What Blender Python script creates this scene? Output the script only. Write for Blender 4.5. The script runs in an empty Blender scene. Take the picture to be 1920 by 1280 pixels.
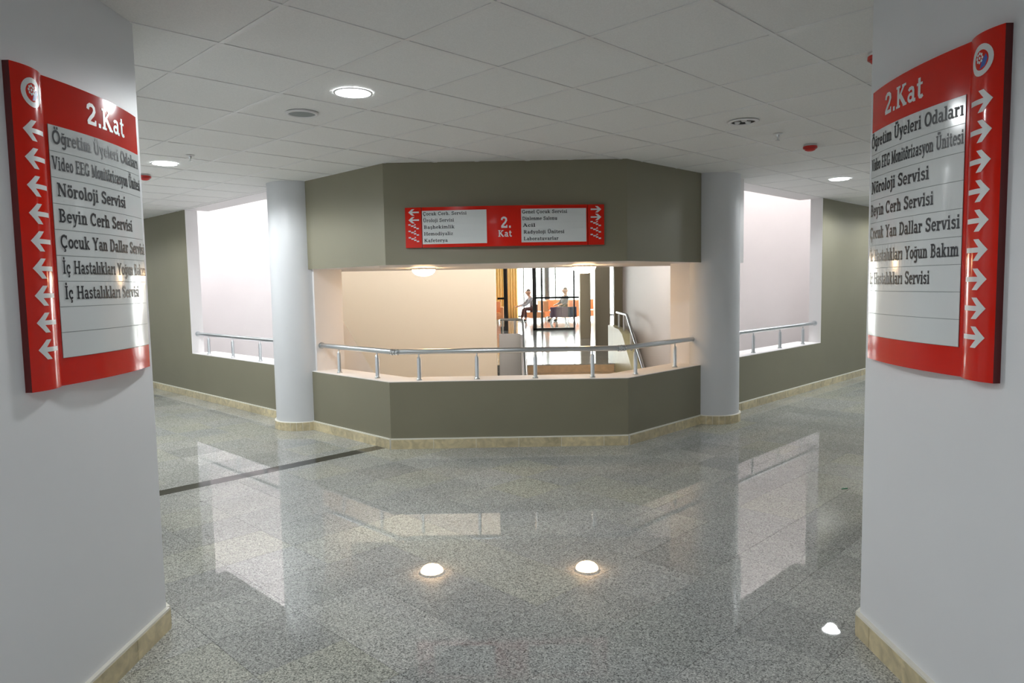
import bpy, bmesh, math, random
from mathutils import Vector, Matrix
random.seed(7)
sc = bpy.context.scene
COL = sc.collection

# ------------------------------------------------------------------ camera
EYE = 1.515
F_PX, PITCH, ROLL = 1326.03, 0.0793341, -0.0177771
cp, sp, cr, sr = math.cos(PITCH), math.sin(PITCH), math.cos(ROLL), math.sin(ROLL)
R0, U0, FW = Vector((1, 0, 0)), Vector((0, sp, cp)), Vector((0, cp, -sp))
RIGHT, UP = cr * R0 + sr * U0, -sr * R0 + cr * U0
cam = bpy.data.cameras.new('camera'); camo = bpy.data.objects.new('camera', cam); COL.objects.link(camo)
cam.sensor_width = 36.0; cam.lens = F_PX / 1920 * 36.0; cam.clip_end = 200; cam.clip_start = 0.05
m = Matrix((RIGHT, UP, -FW)).transposed().to_4x4(); m.translation = (0, 0, EYE)
camo.matrix_world = m
sc.camera = camo
def project(p):
    d = Vector(p) - Vector((0, 0, EYE)); z = d.dot(FW)
    if z < 0.05: return None
    return (960 + F_PX * d.dot(RIGHT) / z, 640 - F_PX * d.dot(UP) / z, z)

# ------------------------------------------------------------------ world and exposure
w = bpy.data.worlds.new('sky'); sc.world = w; w.use_nodes = True
bg = w.node_tree.nodes['Background']; bg.inputs[0].default_value = (1.0, 0.985, 0.96, 1); bg.inputs[1].default_value = 11.0
vs = sc.view_settings
sc.display_settings.display_device = 'sRGB'
vs.view_transform = 'Standard'; vs.look = 'None'; vs.gamma = 1; vs.use_curve_mapping = False
vs.exposure = 0.13

def area_light(name, loc, sx, sy, power, color, rot=(0, 0, 0)):
    l = bpy.data.lights.new(name, 'AREA'); l.shape = 'RECTANGLE'; l.size = sx; l.size_y = sy
    l.energy = power; l.color = color
    o = bpy.data.objects.new(name, l); COL.objects.link(o); o.location = loc; o.rotation_euler = rot
    return o
# daylight falling through the roof lights above the two side light wells
area_light('overhead_area_light', (-3.95, 10.45, 7.9), 2.2, 1.5, 900, (1.0, 0.97, 0.98))
area_light('overhead_area_light', (3.85, 10.45, 7.9), 2.2, 1.5, 500, (1.0, 0.945, 0.93))
# added fill light under the stairwell ceiling, brightens the walls seen through the bay
area_light('overhead_area_light', (0.2, 9.55, 3.28), 3.8, 1.2, 27, (1.0, 0.90, 0.81))
# daylight through the foyer's glazed front
area_light('glazing_daylight', (3.0, 33.6, 1.8), 9.0, 3.0, 1100, (1.0, 0.985, 0.95), (math.radians(-90), 0, 0))

# ------------------------------------------------------------------ constants of the plan
TH = 0.790273
UX = Vector((math.cos(TH), math.sin(TH))); VX = Vector((-math.sin(TH), math.cos(TH)))
def uv(a, b): return UX * a + VX * b            # point from its u and v coordinates
CEIL = 2.642
SILL = 0.635
HEAD = 1.72
WL, WR = 3.91, 3.89                              # side wall planes (u and v)
CH = 3.85                                        # chamfer planes of the bay
YF = 6.56                                        # bay front
TK = 0.33                                        # wall thickness
BX = (CH - UX.y * YF) / UX.x; CX = (CH - VX.y * YF) / VX.x
COLL, COLR, CRAD = Vector((-2.322, 7.793)), Vector((2.184, 7.742)), 0.30
JL, JR = 6.80, 6.755                             # jamb planes of the bay opening (v, u)
PLX, PRX = -1.58, 1.465                          # near pillar faces
PLY, PRY = 3.085, 2.915                          # their corners

# ------------------------------------------------------------------ materials
def newmat(name):
    mt = bpy.data.materials.new(name); mt.use_nodes = True
    return mt, mt.node_tree, mt.node_tree.nodes['Principled BSDF']
def setc(n, col): n.default_value = (col[0], col[1], col[2], 1)
def plain(name, col, rough=0.5, metal=0.0, noise=0.0, nscale=8.0, bump=0.0, bscale=60.0, coat=0.0, spec=0.5):
    mt, nt, b = newmat(name)
    setc(b.inputs['Base Color'], col); b.inputs['Roughness'].default_value = rough; b.inputs['Metallic'].default_value = metal
    b.inputs['Specular IOR Level'].default_value = spec
    if coat: b.inputs['Coat Weight'].default_value = coat; b.inputs['Coat Roughness'].default_value = 0.03
    geo = nt.nodes.new('ShaderNodeNewGeometry')
    if noise:
        n = nt.nodes.new('ShaderNodeTexNoise'); n.inputs['Scale'].default_value = nscale; n.inputs['Detail'].default_value = 4
        nt.links.new(geo.outputs['Position'], n.inputs['Vector'])
        r = nt.nodes.new('ShaderNodeValToRGB')
        r.color_ramp.elements[0].position = 0.3; r.color_ramp.elements[1].position = 0.7
        r.color_ramp.elements[0].color = tuple(c * (1 - noise) for c in col) + (1,)
        r.color_ramp.elements[1].color = tuple(min(1, c * (1 + noise)) for c in col) + (1,)
        nt.links.new(n.outputs['Fac'], r.inputs['Fac']); nt.links.new(r.outputs['Color'], b.inputs['Base Color'])
    if bump:
        n2 = nt.nodes.new('ShaderNodeTexNoise'); n2.inputs['Scale'].default_value = bscale; n2.inputs['Detail'].default_value = 3
        nt.links.new(geo.outputs['Position'], n2.inputs['Vector'])
        bp = nt.nodes.new('ShaderNodeBump'); bp.inputs['Strength'].default_value = bump; bp.inputs['Distance'].default_value = 0.002
        nt.links.new(n2.outputs['Fac'], bp.inputs['Height']); nt.links.new(bp.outputs['Normal'], b.inputs['Normal'])
    return mt
def emit(name, col, strength):
    mt, nt, b = newmat(name)
    setc(b.inputs['Base Color'], (0.8, 0.8, 0.8)); setc(b.inputs['Emission Color'], col); b.inputs['Emission Strength'].default_value = strength
    return mt
def granite(name, dark=1.0, rough=0.014):
    mt, nt, b = newmat(name); L = nt.links.new
    geo = nt.nodes.new('ShaderNodeNewGeometry'); oi = nt.nodes.new('ShaderNodeObjectInfo')
    n1 = nt.nodes.new('ShaderNodeTexVoronoi'); n1.inputs['Scale'].default_value = 200
    L(geo.outputs['Position'], n1.inputs['Vector'])
    sep = nt.nodes.new('ShaderNodeSeparateColor'); L(n1.outputs['Color'], sep.inputs[0])
    r = nt.nodes.new('ShaderNodeValToRGB'); e = r.color_ramp.elements
    e[0].position = 0.0; e[0].color = (0.12, 0.125, 0.127, 1)
    e[1].position = 1.0; e[1].color = (0.64, 0.65, 0.65, 1)
    for pos, g in ((0.16, 0.22), (0.35, 0.34), (0.65, 0.42), (0.85, 0.52)):
        k = e.new(pos); k.color = (g, g * 1.015, g * 1.015, 1)
    L(sep.outputs[0], r.inputs['Fac'])
    # each slab has a tone of its own, some greener or browner
    tone = nt.nodes.new('ShaderNodeValToRGB'); t = tone.color_ramp.elements
    t[0].position = 0.0; t[0].color = (0.80, 0.81, 0.81, 1); t[1].position = 1.0; t[1].color = (1.10, 1.10, 1.09, 1)
    for pos, c in ((0.35, (0.97, 0.98, 0.97, 1)), (0.55, (1.04, 1.04, 0.93, 1)), (0.7, (1.0, 1.01, 1.01, 1)), (0.85, (0.88, 0.90, 0.89, 1))):
        q = t.new(pos); q.color = c
    L(oi.outputs['Random'], tone.inputs['Fac'])
    mx = nt.nodes.new('ShaderNodeMix'); mx.data_type = 'RGBA'; mx.blend_type = 'MULTIPLY'; mx.inputs['Factor'].default_value = 1
    L(r.outputs['Color'], mx.inputs[6]); L(tone.outputs['Color'], mx.inputs[7])
    mx2 = nt.nodes.new('ShaderNodeMix'); mx2.data_type = 'RGBA'; mx2.blend_type = 'MULTIPLY'; mx2.inputs['Factor'].default_value = 1
    # traffic-dulled stains, broad and faint
    n2 = nt.nodes.new('ShaderNodeTexNoise'); n2.inputs['Scale'].default_value = 0.9; n2.inputs['Detail'].default_value = 3
    L(geo.outputs['Position'], n2.inputs['Vector'])
    r2 = nt.nodes.new('ShaderNodeValToRGB'); r2.color_ramp.elements[0].position = 0.35; r2.color_ramp.elements[1].position = 0.65
    r2.color_ramp.elements[0].color = (0.90 * dark, 0.91 * dark, 0.90 * dark, 1); r2.color_ramp.elements[1].color = (1.06 * dark, 1.05 * dark, 0.99 * dark, 1)
    L(n2.outputs['Fac'], r2.inputs['Fac'])
    L(mx.outputs[2], mx2.inputs[6]); L(r2.outputs['Color'], mx2.inputs[7])
    # a few dark trodden spots
    vo = nt.nodes.new('ShaderNodeTexVoronoi'); vo.inputs['Scale'].default_value = 1.5
    L(geo.outputs['Position'], vo.inputs['Vector'])
    r3 = nt.nodes.new('ShaderNodeValToRGB'); r3.color_ramp.elements[0].position = 0.016; r3.color_ramp.elements[1].position = 0.024
    r3.color_ramp.elements[0].color = (0.25, 0.25, 0.25, 1); r3.color_ramp.elements[1].color = (1, 1, 1, 1)
    L(vo.outputs['Distance'], r3.inputs['Fac'])
    mx3 = nt.nodes.new('ShaderNodeMix'); mx3.data_type = 'RGBA'; mx3.blend_type = 'MULTIPLY'; mx3.inputs['Factor'].default_value = 1
    L(mx2.outputs[2], mx3.inputs[6]); L(r3.outputs['Color'], mx3.inputs[7]); L(mx3.outputs[2], b.inputs['Base Color'])
    b.inputs['Roughness'].default_value = rough; b.inputs['IOR'].default_value = 1.44
    return mt
def marble(name, col):
    mt, nt, b = newmat(name); L = nt.links.new
    geo = nt.nodes.new('ShaderNodeNewGeometry'); oi = nt.nodes.new('ShaderNodeObjectInfo')
    n = nt.nodes.new('ShaderNodeTexNoise'); n.inputs['Scale'].default_value = 14; n.inputs['Detail'].default_value = 6; n.inputs['Distortion'].default_value = 0.8
    L(geo.outputs['Position'], n.inputs['Vector'])
    r = nt.nodes.new('ShaderNodeValToRGB'); e = r.color_ramp.elements
    e[0].position = 0.32; e[0].color = tuple(c * 0.72 for c in col) + (1,); e[1].position = 0.68; e[1].color = tuple(c * 1.12 for c in col) + (1,)
    L(n.outputs['Fac'], r.inputs['Fac'])
    hs = nt.nodes.new('ShaderNodeHueSaturation')
    mr = nt.nodes.new('ShaderNodeMapRange'); mr.inputs['To Min'].default_value = 0.85; mr.inputs['To Max'].default_value = 1.12
    L(oi.outputs['Random'], mr.inputs['Value']); L(mr.outputs['Result'], hs.inputs['Value'])
    L(r.outputs['Color'], hs.inputs['Color']); L(hs.outputs['Color'], b.inputs['Base Color'])
    b.inputs['Roughness'].default_value = 0.3
    return mt
def glass(name):
    mt, nt, b = newmat(name); nt.nodes.remove(b)
    tr = nt.nodes.new('ShaderNodeBsdfTransparent'); gl = nt.nodes.new('ShaderNodeBsdfGlossy'); gl.inputs['Roughness'].default_value = 0.02
    setc(tr.inputs['Color'], (0.93, 0.96, 0.95))
    mx = nt.nodes.new('ShaderNodeMixShader'); mx.inputs[0].default_value = 0.06
    nt.links.new(tr.outputs[0], mx.inputs[1]); nt.links.new(gl.outputs[0], mx.inputs[2]); nt.links.new(mx.outputs[0], nt.nodes['Material Output'].inputs[0])
    return mt
M = {
    'olive': plain('olive_paint', (0.225, 0.210, 0.145), 0.45, noise=0.03, nscale=2, bump=0.04),
    'white': plain('white_paint', (0.80, 0.785, 0.785), 0.5, noise=0.015, nscale=2, bump=0.04),
    'beige': plain('cream_paint', (0.78, 0.695, 0.56), 0.55),
    'column': plain('column_paint', (0.64, 0.655, 0.67), 0.45),
    'pinkwhite': plain('pinkish_white_paint', (0.66, 0.60, 0.575), 0.5),
    'pillar': plain('grey_white_paint', (0.74, 0.755, 0.775), 0.45, noise=0.015, nscale=2),
    'tile': plain('mineral_fibre_tile', (0.82, 0.82, 0.80), 0.9, noise=0.05, nscale=160, bump=0.5, bscale=260),
    'runner': plain('white_enamel_runner', (0.78, 0.78, 0.77), 0.4),
    'slab': plain('ceiling_void', (0.45, 0.45, 0.44), 0.9),
    'granite': granite('polished_grey_granite', 1.07),
    'granite2': granite('foyer_granite', 1.0, 0.11),
    'subfloor': plain('floor_bed', (0.10, 0.105, 0.10), 0.6),
    'black': plain('black_granite', (0.022, 0.023, 0.021), 0.08, noise=0.5, nscale=160),
    'marble': marble('cream_marble', (0.66, 0.57, 0.36)),
    'grout': plain('white_caulk', (0.78, 0.76, 0.68), 0.6),
    'steel': plain('brushed_aluminium', (0.60, 0.63, 0.65), 0.28, 1.0),
    'chrome': plain('polished_steel', (0.72, 0.74, 0.75), 0.12, 1.0),
    'clad': plain('stainless_cladding', (0.27, 0.235, 0.18), 0.3, 1.0, bump=0.6, bscale=3),
    'red': plain('red_gloss_plastic', (0.66, 0.014, 0.005), 0.12, coat=0.05, spec=0.28),
    'redside': plain('dark_red_edge', (0.10, 0.006, 0.006), 0.3),
    'panel': plain('white_gloss_panel', (0.70, 0.73, 0.73), 0.12, coat=0.1),
    'letter': plain('black_vinyl_letter', (0.012, 0.014, 0.02), 0.35),
    'wletter': plain('white_vinyl_letter', (0.72, 0.73, 0.73), 0.35),
    'blue': plain('blue_vinyl', (0.02, 0.09, 0.42), 0.35),
    'trim': plain('white_trim', (0.75, 0.75, 0.75), 0.4),
    'grille': plain('grey_grille', (0.26, 0.29, 0.29), 0.6),
    'dark': plain('dark_recess', (0.03, 0.03, 0.03), 0.5),
    'lamp': emit('cool_downlight', (0.92, 0.97, 1.0), 22.0),
    'dome': emit('warm_dome_glass', (1.0, 0.64, 0.33), 60.0),
    'bulb': plain('bulb_glass', (0.75, 0.75, 0.75), 0.1),
    'detector': plain('red_detector', (0.55, 0.02, 0.015), 0.35),
    'frame': plain('black_aluminium', (0.012, 0.011, 0.012), 0.4),
    'postgrey': plain('dark_grey_post', (0.07, 0.08, 0.09), 0.5),
    'trimolive': plain('olive_brown_trim', (0.16, 0.135, 0.08), 0.5),
    'orange': plain('orange_upholstery', (0.92, 0.38, 0.16), 0.7),
    'purple': plain('purple_upholstery', (0.23, 0.13, 0.22), 0.7),
    'navy': plain('navy_upholstery', (0.06, 0.08, 0.14), 0.7),
    'curtain': plain('yellow_curtain', (0.85, 0.62, 0.25), 0.8),
    'skin': plain('skin', (0.55, 0.32, 0.22), 0.5),
    'shirtg': plain('grey_shirt', (0.16, 0.16, 0.18), 0.8),
    'shirtb': plain('pale_shirt', (0.35, 0.35, 0.38), 0.8),
    'trouser': plain('brown_trousers', (0.12, 0.06, 0.06), 0.8),
    'trouserg': plain('olive_trousers', (0.16, 0.13, 0.09), 0.8),
    'shoe': plain('dark_shoe', (0.03, 0.025, 0.02), 0.5),
    'hair': plain('grey_hair', (0.18, 0.14, 0.12), 0.8),
    'wood': plain('beige_marble_riser', (0.58, 0.42, 0.26), 0.35, noise=0.12, nscale=10),
    'stairwall': plain('stair_wall_lit_yellow', (0.50, 0.47, 0.28), 0.4, noise=0.05, nscale=5),  # yellow cast of the light on the stair parapet is put into its colour
    'glass': glass('window_glass'),
    'green': plain('green_scrap', (0.01, 0.25, 0.10), 0.5),
}

# ------------------------------------------------------------------ mesh helpers
class MB:
    def __init__(s): s.v = []; s.f = []; s.mi = []; s.sm = []
    def poly(s, pts, mi=0, smooth=False):
        n = len(s.v); s.v += [tuple(p) for p in pts]; s.f.append(list(range(n, n + len(pts)))); s.mi.append(mi); s.sm.append(smooth)
    def grid(s, rows, mi=0, smooth=True, closed=False):
        n = len(s.v); k = len(rows[0])
        for r in rows: s.v += [tuple(p) for p in r]
        for i in range(len(rows) - 1):
            for j in range(k if closed else k - 1):
                j2 = (j + 1) % k
                s.f.append([n + i * k + j, n + i * k + j2, n + (i + 1) * k + j2, n + (i + 1) * k + j]); s.mi.append(mi); s.sm.append(smooth)
    def prism(s, pts, z0, z1, top=0, side=0, bot=0, sides=None):
        n = len(pts)
        a = sum(pts[i][0] * pts[(i + 1) % n][1] - pts[(i + 1) % n][0] * pts[i][1] for i in range(n))
        if a < 0:
            pts = list(reversed(pts))
            if sides: sides = [sides[(n - 2 - i) % n] for i in range(n)]
        s.poly([(p[0], p[1], z1) for p in pts], top)
        s.poly([(p[0], p[1], z0) for p in reversed(pts)], bot)
        for i in range(n):
            p, q = pts[i], pts[(i + 1) % n]
            s.poly([(p[0], p[1], z0), (q[0], q[1], z0), (q[0], q[1], z1), (p[0], p[1], z1)], sides[i] if sides else side)
    def box(s, x0, y0, z0, x1, y1, z1, mi=0):
        s.prism([(x0, y0), (x1, y0), (x1, y1), (x0, y1)], z0, z1, mi, mi, mi)
    def lathe(s, prof, c=(0, 0, 0), n=24, mi=0, smooth=True):
        rows = []
        for r, z in prof: rows.append([(c[0] + r * math.cos(2 * math.pi * k / n), c[1] + r * math.sin(2 * math.pi * k / n), c[2] + z) for k in range(n)])
        s.grid(rows, mi, smooth, True)
    def tube(s, path, r, n=14, mi=0, caps=True):
        P = [Vector(p) for p in path]; rows = []
        T0 = (P[1] - P[0]).normalized(); up = Vector((0, 0, 1)) if abs(T0.z) < 0.9 else Vector((1, 0, 0))
        for i, p in enumerate(P):
            t = ((P[min(i + 1, len(P) - 1)] - p).normalized() + (p - P[max(i - 1, 0)]).normalized())
            if t.length < 1e-6: t = T0
            t.normalize(); a = t.cross(up)
            if a.length < 1e-4: a = Vector((1, 0, 0))
            a.normalize(); b = a.cross(t); rr = r[i] if isinstance(r, (list, tuple)) else r
            rows.append([p + a * (rr * math.cos(2 * math.pi * k / n)) + b * (rr * math.sin(2 * math.pi * k / n)) for k in range(n)])
        s.grid(rows, mi, True, True)
        if caps:
            s.poly(list(reversed(rows[0])), mi); s.poly(rows[-1], mi)
    def mesh(s, name, mats):
        me = bpy.data.meshes.new(name); me.from_pydata([tuple(p) for p in s.v], [], s.f)
        for mt in mats: me.materials.append(M[mt] if isinstance(mt, str) else mt)
        me.polygons.foreach_set('material_index', s.mi); me.polygons.foreach_set('use_smooth', s.sm)
        me.update(); return me
    def build(s, name, mats, parent=None, **tags):
        if isinstance(mats, str): mats = [mats]
        return link(name, s.mesh(name, mats), parent, **tags)
def link(name, me, parent=None, loc=None, rot=None, **tags):
    o = bpy.data.objects.new(name, me); COL.objects.link(o)
    if loc is not None: o.location = loc
    if rot is not None: o.rotation_euler = rot
    if parent is not None: o.parent = parent
    for k, v in tags.items(): o[k] = v
    return o
def thing(name, label, category, loc=(0, 0, 0), rz=0.0, group=None):
    o = bpy.data.objects.new(name, None); COL.objects.link(o); o.empty_display_size = 0.1
    o.location = loc; o.rotation_euler = (0, 0, rz); o['label'] = label; o['category'] = category
    if group: o['group'] = group
    return o
ST = dict(kind='structure')
def clip(poly, n, c, keep_less=True):
    """keep the side of a 2D polygon where n.p <= c (or >= c)"""
    out = []; s = 1 if keep_less else -1
    for i in range(len(poly)):
        p, q = poly[i], poly[(i + 1) % len(poly)]
        dp, dq = s * (n[0] * p[0] + n[1] * p[1] - c), s * (n[0] * q[0] + n[1] * q[1] - c)
        if dp <= 0: out.append(p)
        if (dp < 0 < dq) or (dq < 0 < dp):
            t = dp / (dp - dq); out.append((p[0] + (q[0] - p[0]) * t, p[1] + (q[1] - p[1]) * t))
    return out
def parea(p): return abs(sum(p[i][0] * p[(i + 1) % len(p)][1] - p[(i + 1) % len(p)][0] * p[i][1] for i in range(len(p)))) / 2 if len(p) > 2 else 0
def subtract(poly, planes):
    """poly minus the convex region where every n.p >= c"""
    res = []; cur = poly
    for n, c in planes:
        a = clip(cur, n, c, True)
        if parea(a) > 1e-4: res.append(a)
        cur = clip(cur, n, c, False)
        if parea(cur) < 1e-4: break
    return res
SOLID = [(UX, WL), (VX, WR), ((0, 1), YF)]
P2 = lambda v: (v[0], v[1])

# ------------------------------------------------------------------ floor
def walk(p):
    p = Vector(p)
    return (PLX - 0.2 < p.x < PRX + 0.2 and -1.0 < p.y < 4.5) or (p.dot(UX) > 0.9 and p.dot(VX) > 0.85)
b = MB()
for pc in subtract([(-14, -8), (13, -8), (13, 16), (-14, 16)], SOLID): b.prism(pc, -0.12, -0.008, 0, 0, 0)
floor = b.build('floor', 'subfloor', **ST)
TS = 0.40; OU, OV = 3.17, 1.81; S0, S1 = 5.505, 5.655     # slab size, joint offsets, black strip
cand = []
for i in range(-9, 32):
    for j in range(-7, 32):
        u0, v0 = OU + TS * i, OV + TS * j
        c = uv(u0 + TS / 2, v0 + TS / 2)
        if not walk(c) or c.y < 0.6: continue
        q = [P2(uv(u0 + a, v0 + d)) for a, d in ((0.0008, 0.0008), (TS - 0.0008, 0.0008), (TS - 0.0008, TS - 0.0008), (0.0008, TS - 0.0008))]
        pcs = subtract(q, SOLID); fin = []
        for pc in pcs:
            for side, cc in ((True, S0), (False, S1)):
                r = clip(pc, VX, cc, side)
                if parea(r) > 1e-3: fin.append(r)
        if not fin: continue
        ar = 0
        pp = [project((x, y, 0)) for x, y in q]
        if all(pp):
            cx = sum(p[0] for p in pp) / 4; cy = sum(p[1] for p in pp) / 4
            hid = c.y > 3.0 and (cx < 240 or cx > 1670)
            if -60 < cx < 1980 and cy < 1340 and not hid: ar = parea([(p[0], p[1]) for p in pp]) * sum(parea(f) for f in fin) / (TS * TS)
        cand.append((ar, (i, j), fin, c))
cand.sort(key=lambda t: -t[0])
bs = MB(); cache = {}
full = MB(); h = TS / 2 - 0.0008
full.prism([P2(uv(a, d)) for a, d in ((-h, -h), (h, -h), (h, h), (-h, h))], -0.008, 0.0)
full_me = full.mesh('floor_slab', ['granite'])
nt_ = 0
for ar, ij, fin, c in cand:
    if ar > 60 and nt_ < 298:
        nt_ += 1
        if len(fin) == 1 and parea(fin[0]) > (2 * h) ** 2 - 1e-4:
            link('floor_slab', full_me, floor, loc=(c.x, c.y, 0))
        else:
            t = MB()
            for f in fin: t.prism([(x - c.x, y - c.y) for x, y in f], -0.008, 0.0)
            t.build('floor_slab', 'granite', floor, loc=(c.x, c.y, 0))
    else:
        for f in fin: bs.prism(f, -0.008, 0.0)
bs.build('far_floor_slabs', 'granite', floor, kind='stuff')
b = MB(); b.prism([P2(uv(-1.0, S0 + 0.001)), P2(uv(3.905, S0 + 0.001)), P2(uv(3.905, S1 - 0.001)), P2(uv(-1.0, S1 - 0.001))], -0.008, 0.0)
b.build('floor_strip', 'black', floor, label='black granite inlay strip')

# ------------------------------------------------------------------ ceiling: slab, runners, tiles
b = MB()
for pc in subtract([(-14, -8), (13, -8), (13, 16), (-14, 16)], SOLID): b.prism(pc, CEIL + 0.022, CEIL + 0.12, 0, 0, 0)
ceiling = b.build('ceiling', 'slab', **ST)
GO = Vector((-0.0744510158, 6.29844950)) * 0.6
def gij(i, j): return GO + UX * (0.6 * i) + VX * (0.6 * j)
CT = 0.6
hc_ = CT / 2 - 0.003
full = MB(); full.prism([P2(UX * a + VX * d) for a, d in ((-hc_, -hc_), (hc_, -hc_), (hc_, hc_), (-hc_, hc_))], 0.004, 0.022)
full_me = full.mesh('ceiling_tile', ['tile'])
rest = MB(); n_tiles = 0
for i in range(-14, 22):
    for j in range(-14, 22):
        c = gij(i + 0.5, j + 0.5)
        if not walk(c) and not (PLX - 0.4 < c.x < PRX + 0.4 and c.y < 3): continue
        q = [P2(c + UX * a + VX * d) for a, d in ((-hc_, -hc_), (hc_, -hc_), (hc_, hc_), (-hc_, hc_))]
        fin = subtract(q, SOLID)
        if not fin: continue
        pp = project((c.x, c.y, CEIL))
        vis = pp is not None and -150 < pp[0] < 2070 and pp[1] > -260 and not (c.y > 3.6 and (pp[0] < 200 or pp[0] > 1690))
        if vis and n_tiles < 299:
            n_tiles += 1
            if len(fin) == 1 and parea(fin[0]) > (2 * hc_) ** 2 - 1e-4: link('ceiling_tile', full_me, ceiling, loc=(c.x, c.y, CEIL))
            else:
                t = MB()
                for f in fin: t.prism([(x - c.x, y - c.y) for x, y in f], 0.004, 0.022)
                t.build('ceiling_tile', 'tile', ceiling, loc=(c.x, c.y, CEIL))
        else:
            for f in fin: rest.prism(f, CEIL + 0.004, CEIL + 0.022)
rest.build('further_ceiling_tiles', 'tile', ceiling, kind='stuff')
for ax in (0, 1):
    for k in range(-8, 18):
        if ax == 0: q = [P2(gij(-14, k) + VX * d) for d in (-0.012, 0.012)] + [P2(gij(20, k) + VX * d) for d in (0.012, -0.012)]
        else: q = [P2(gij(k, -14) + UX * d) for d in (-0.012, 0.012)] + [P2(gij(k, 20) + UX * d) for d in (0.012, -0.012)]
        fin = []
        for pc in subtract(q, SOLID):
            pc = clip(pc, (0, 1), -3.0, False)
            if parea(pc) > 1e-3: fin.append(pc)
        if not fin: continue
        t = MB(); dz = 0.0 if ax == 0 else 0.0008
        for f in fin: t.prism(f, CEIL + dz, CEIL + 0.006)
        t.build('grid_runner', 'runner', ceiling)

# ------------------------------------------------------------------ near walls (the two sign pillars) and corridor ends
LC, RC = Vector((PLX, PLY)), Vector((PRX, PRY))
b = MB(); b.prism([(PLX, -8), P2(LC), P2(LC + VX * 13), P2(LC + VX * 13 - UX * 0.3), (PLX - 0.35, PLY - 0.25), (PLX - 0.35, -8)], 0.0, CEIL + 0.02)
b.build('wall_left_pillar', 'pillar', **ST)
b = MB(); b.prism([(PRX, -8), P2(RC), P2(RC + UX * 13), P2(RC + UX * 13 - VX * 0.3), (PRX + 0.35, PRY - 0.25), (PRX + 0.35, -8)], 0.0, CEIL + 0.02)
b.build('wall_right_pillar', 'pillar', **ST)
b = MB(); b.box(PLX - 0.4, -8.3, 0, PRX + 0.4, -8, CEIL + 0.02); b.build('wall_rear', 'pillar', **ST)
e0 = LC.dot(VX) + 12.5
b = MB(); b.prism([P2(uv(0.7, e0)), P2(uv(4.6, e0)), P2(uv(4.6, e0 + 0.3)), P2(uv(0.7, e0 + 0.3))], 0, CEIL + 0.02); b.build('wall_left_end', 'pillar', **ST)
e1 = RC.dot(UX) + 12.5
b = MB(); b.prism([P2(uv(e1, 0.7)), P2(uv(e1, 4.6)), P2(uv(e1 + 0.3, 4.6)), P2(uv(e1 + 0.3, 0.7))], 0, CEIL + 0.02); b.build('wall_right_end', 'pillar', **ST)

# ------------------------------------------------------------------ side walls with their openings
OPL, OPR = 10.26, 10.10
TOPZ = 8.0
# faces: 0 olive, 1 white
def side_wall(name, f, plane, o_end, c_along, far):
    bb = MB()
    q = lambda a, d: P2(f(a, d))
    n0 = c_along + 0.10
    bb.prism([q(plane, n0), q(plane, o_end), q(plane + TK, o_end), q(plane + TK, n0)], -3.0, SILL - 0.006, 1, 0, 0, None)
    bb.build(name, ['olive', 'white'], **ST)
    bb = MB()
    sd = [0, 1, 1, 1]
    bb.prism([q(plane, o_end), q(plane, far), q(plane + 0.17, far), q(plane + 0.17, o_end)], -3.0, TOPZ, 1, 0, 0, [0, 1, 1, 1])
    bb.build(name + '_end', ['olive', 'white'], **ST)
    bb = MB()
    bb.prism([q(plane, n0), q(plane, o_end), q(plane + TK, o_end), q(plane + TK, n0)], CEIL + 0.0, TOPZ, 1, 1, 1)
    bb.build(name + '_lintel', ['olive', 'white'], **ST)
    bb = MB()
    bb.prism([q(plane - 0.001, n0), q(plane - 0.001, o_end), q(plane + TK, o_end), q(plane + TK, n0)], SILL - 0.006, SILL)
    bb.build(name.replace('wall', 'sill'), 'white', **ST)
side_wall('wall_left', lambda a, d: uv(a, d), WL, OPL, COLL.dot(VX), 15.6)
side_wall('wall_right', lambda a, d: uv(d, a), WR, OPR, COLR.dot(UX), 15.4)
# light wells behind them
b = MB(); b.box(-6.6, 12.0, -3, -2.75, 12.2, TOPZ); b.build('wall_left_well', 'white', **ST)
b = MB(); b.box(2.75, 12.0, -3, 6.6, 12.2, TOPZ); b.build('wall_right_well', 'white', **ST)
b = MB(); b.prism([(-2.45, 8.05), (-3.62, 12.0), (-3.47, 12.0), (-2.30, 8.05)], -3, TOPZ); b.build('wall_left_partition', 'white', **ST)  # unseen, added to keep the left well's light out of the stairwell
b = MB(); b.prism([(2.30, 8.0), (3.42, 12.0), (3.27, 12.0), (2.15, 8.0)], -3, TOPZ); b.build('wall_right_partition', 'white', **ST)  # likewise unseen, added to hold back light from the right well
b = MB(); b.box(-7, 6.0, TOPZ, 7, 14.4, TOPZ + 0.15); b.build('ceiling_wells', 'white', **ST)
b = MB(); b.box(-7, 6.3, -3.2, 7, 13.6, -3.0); b.build('floor_lower_level', 'granite', **ST)

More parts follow.
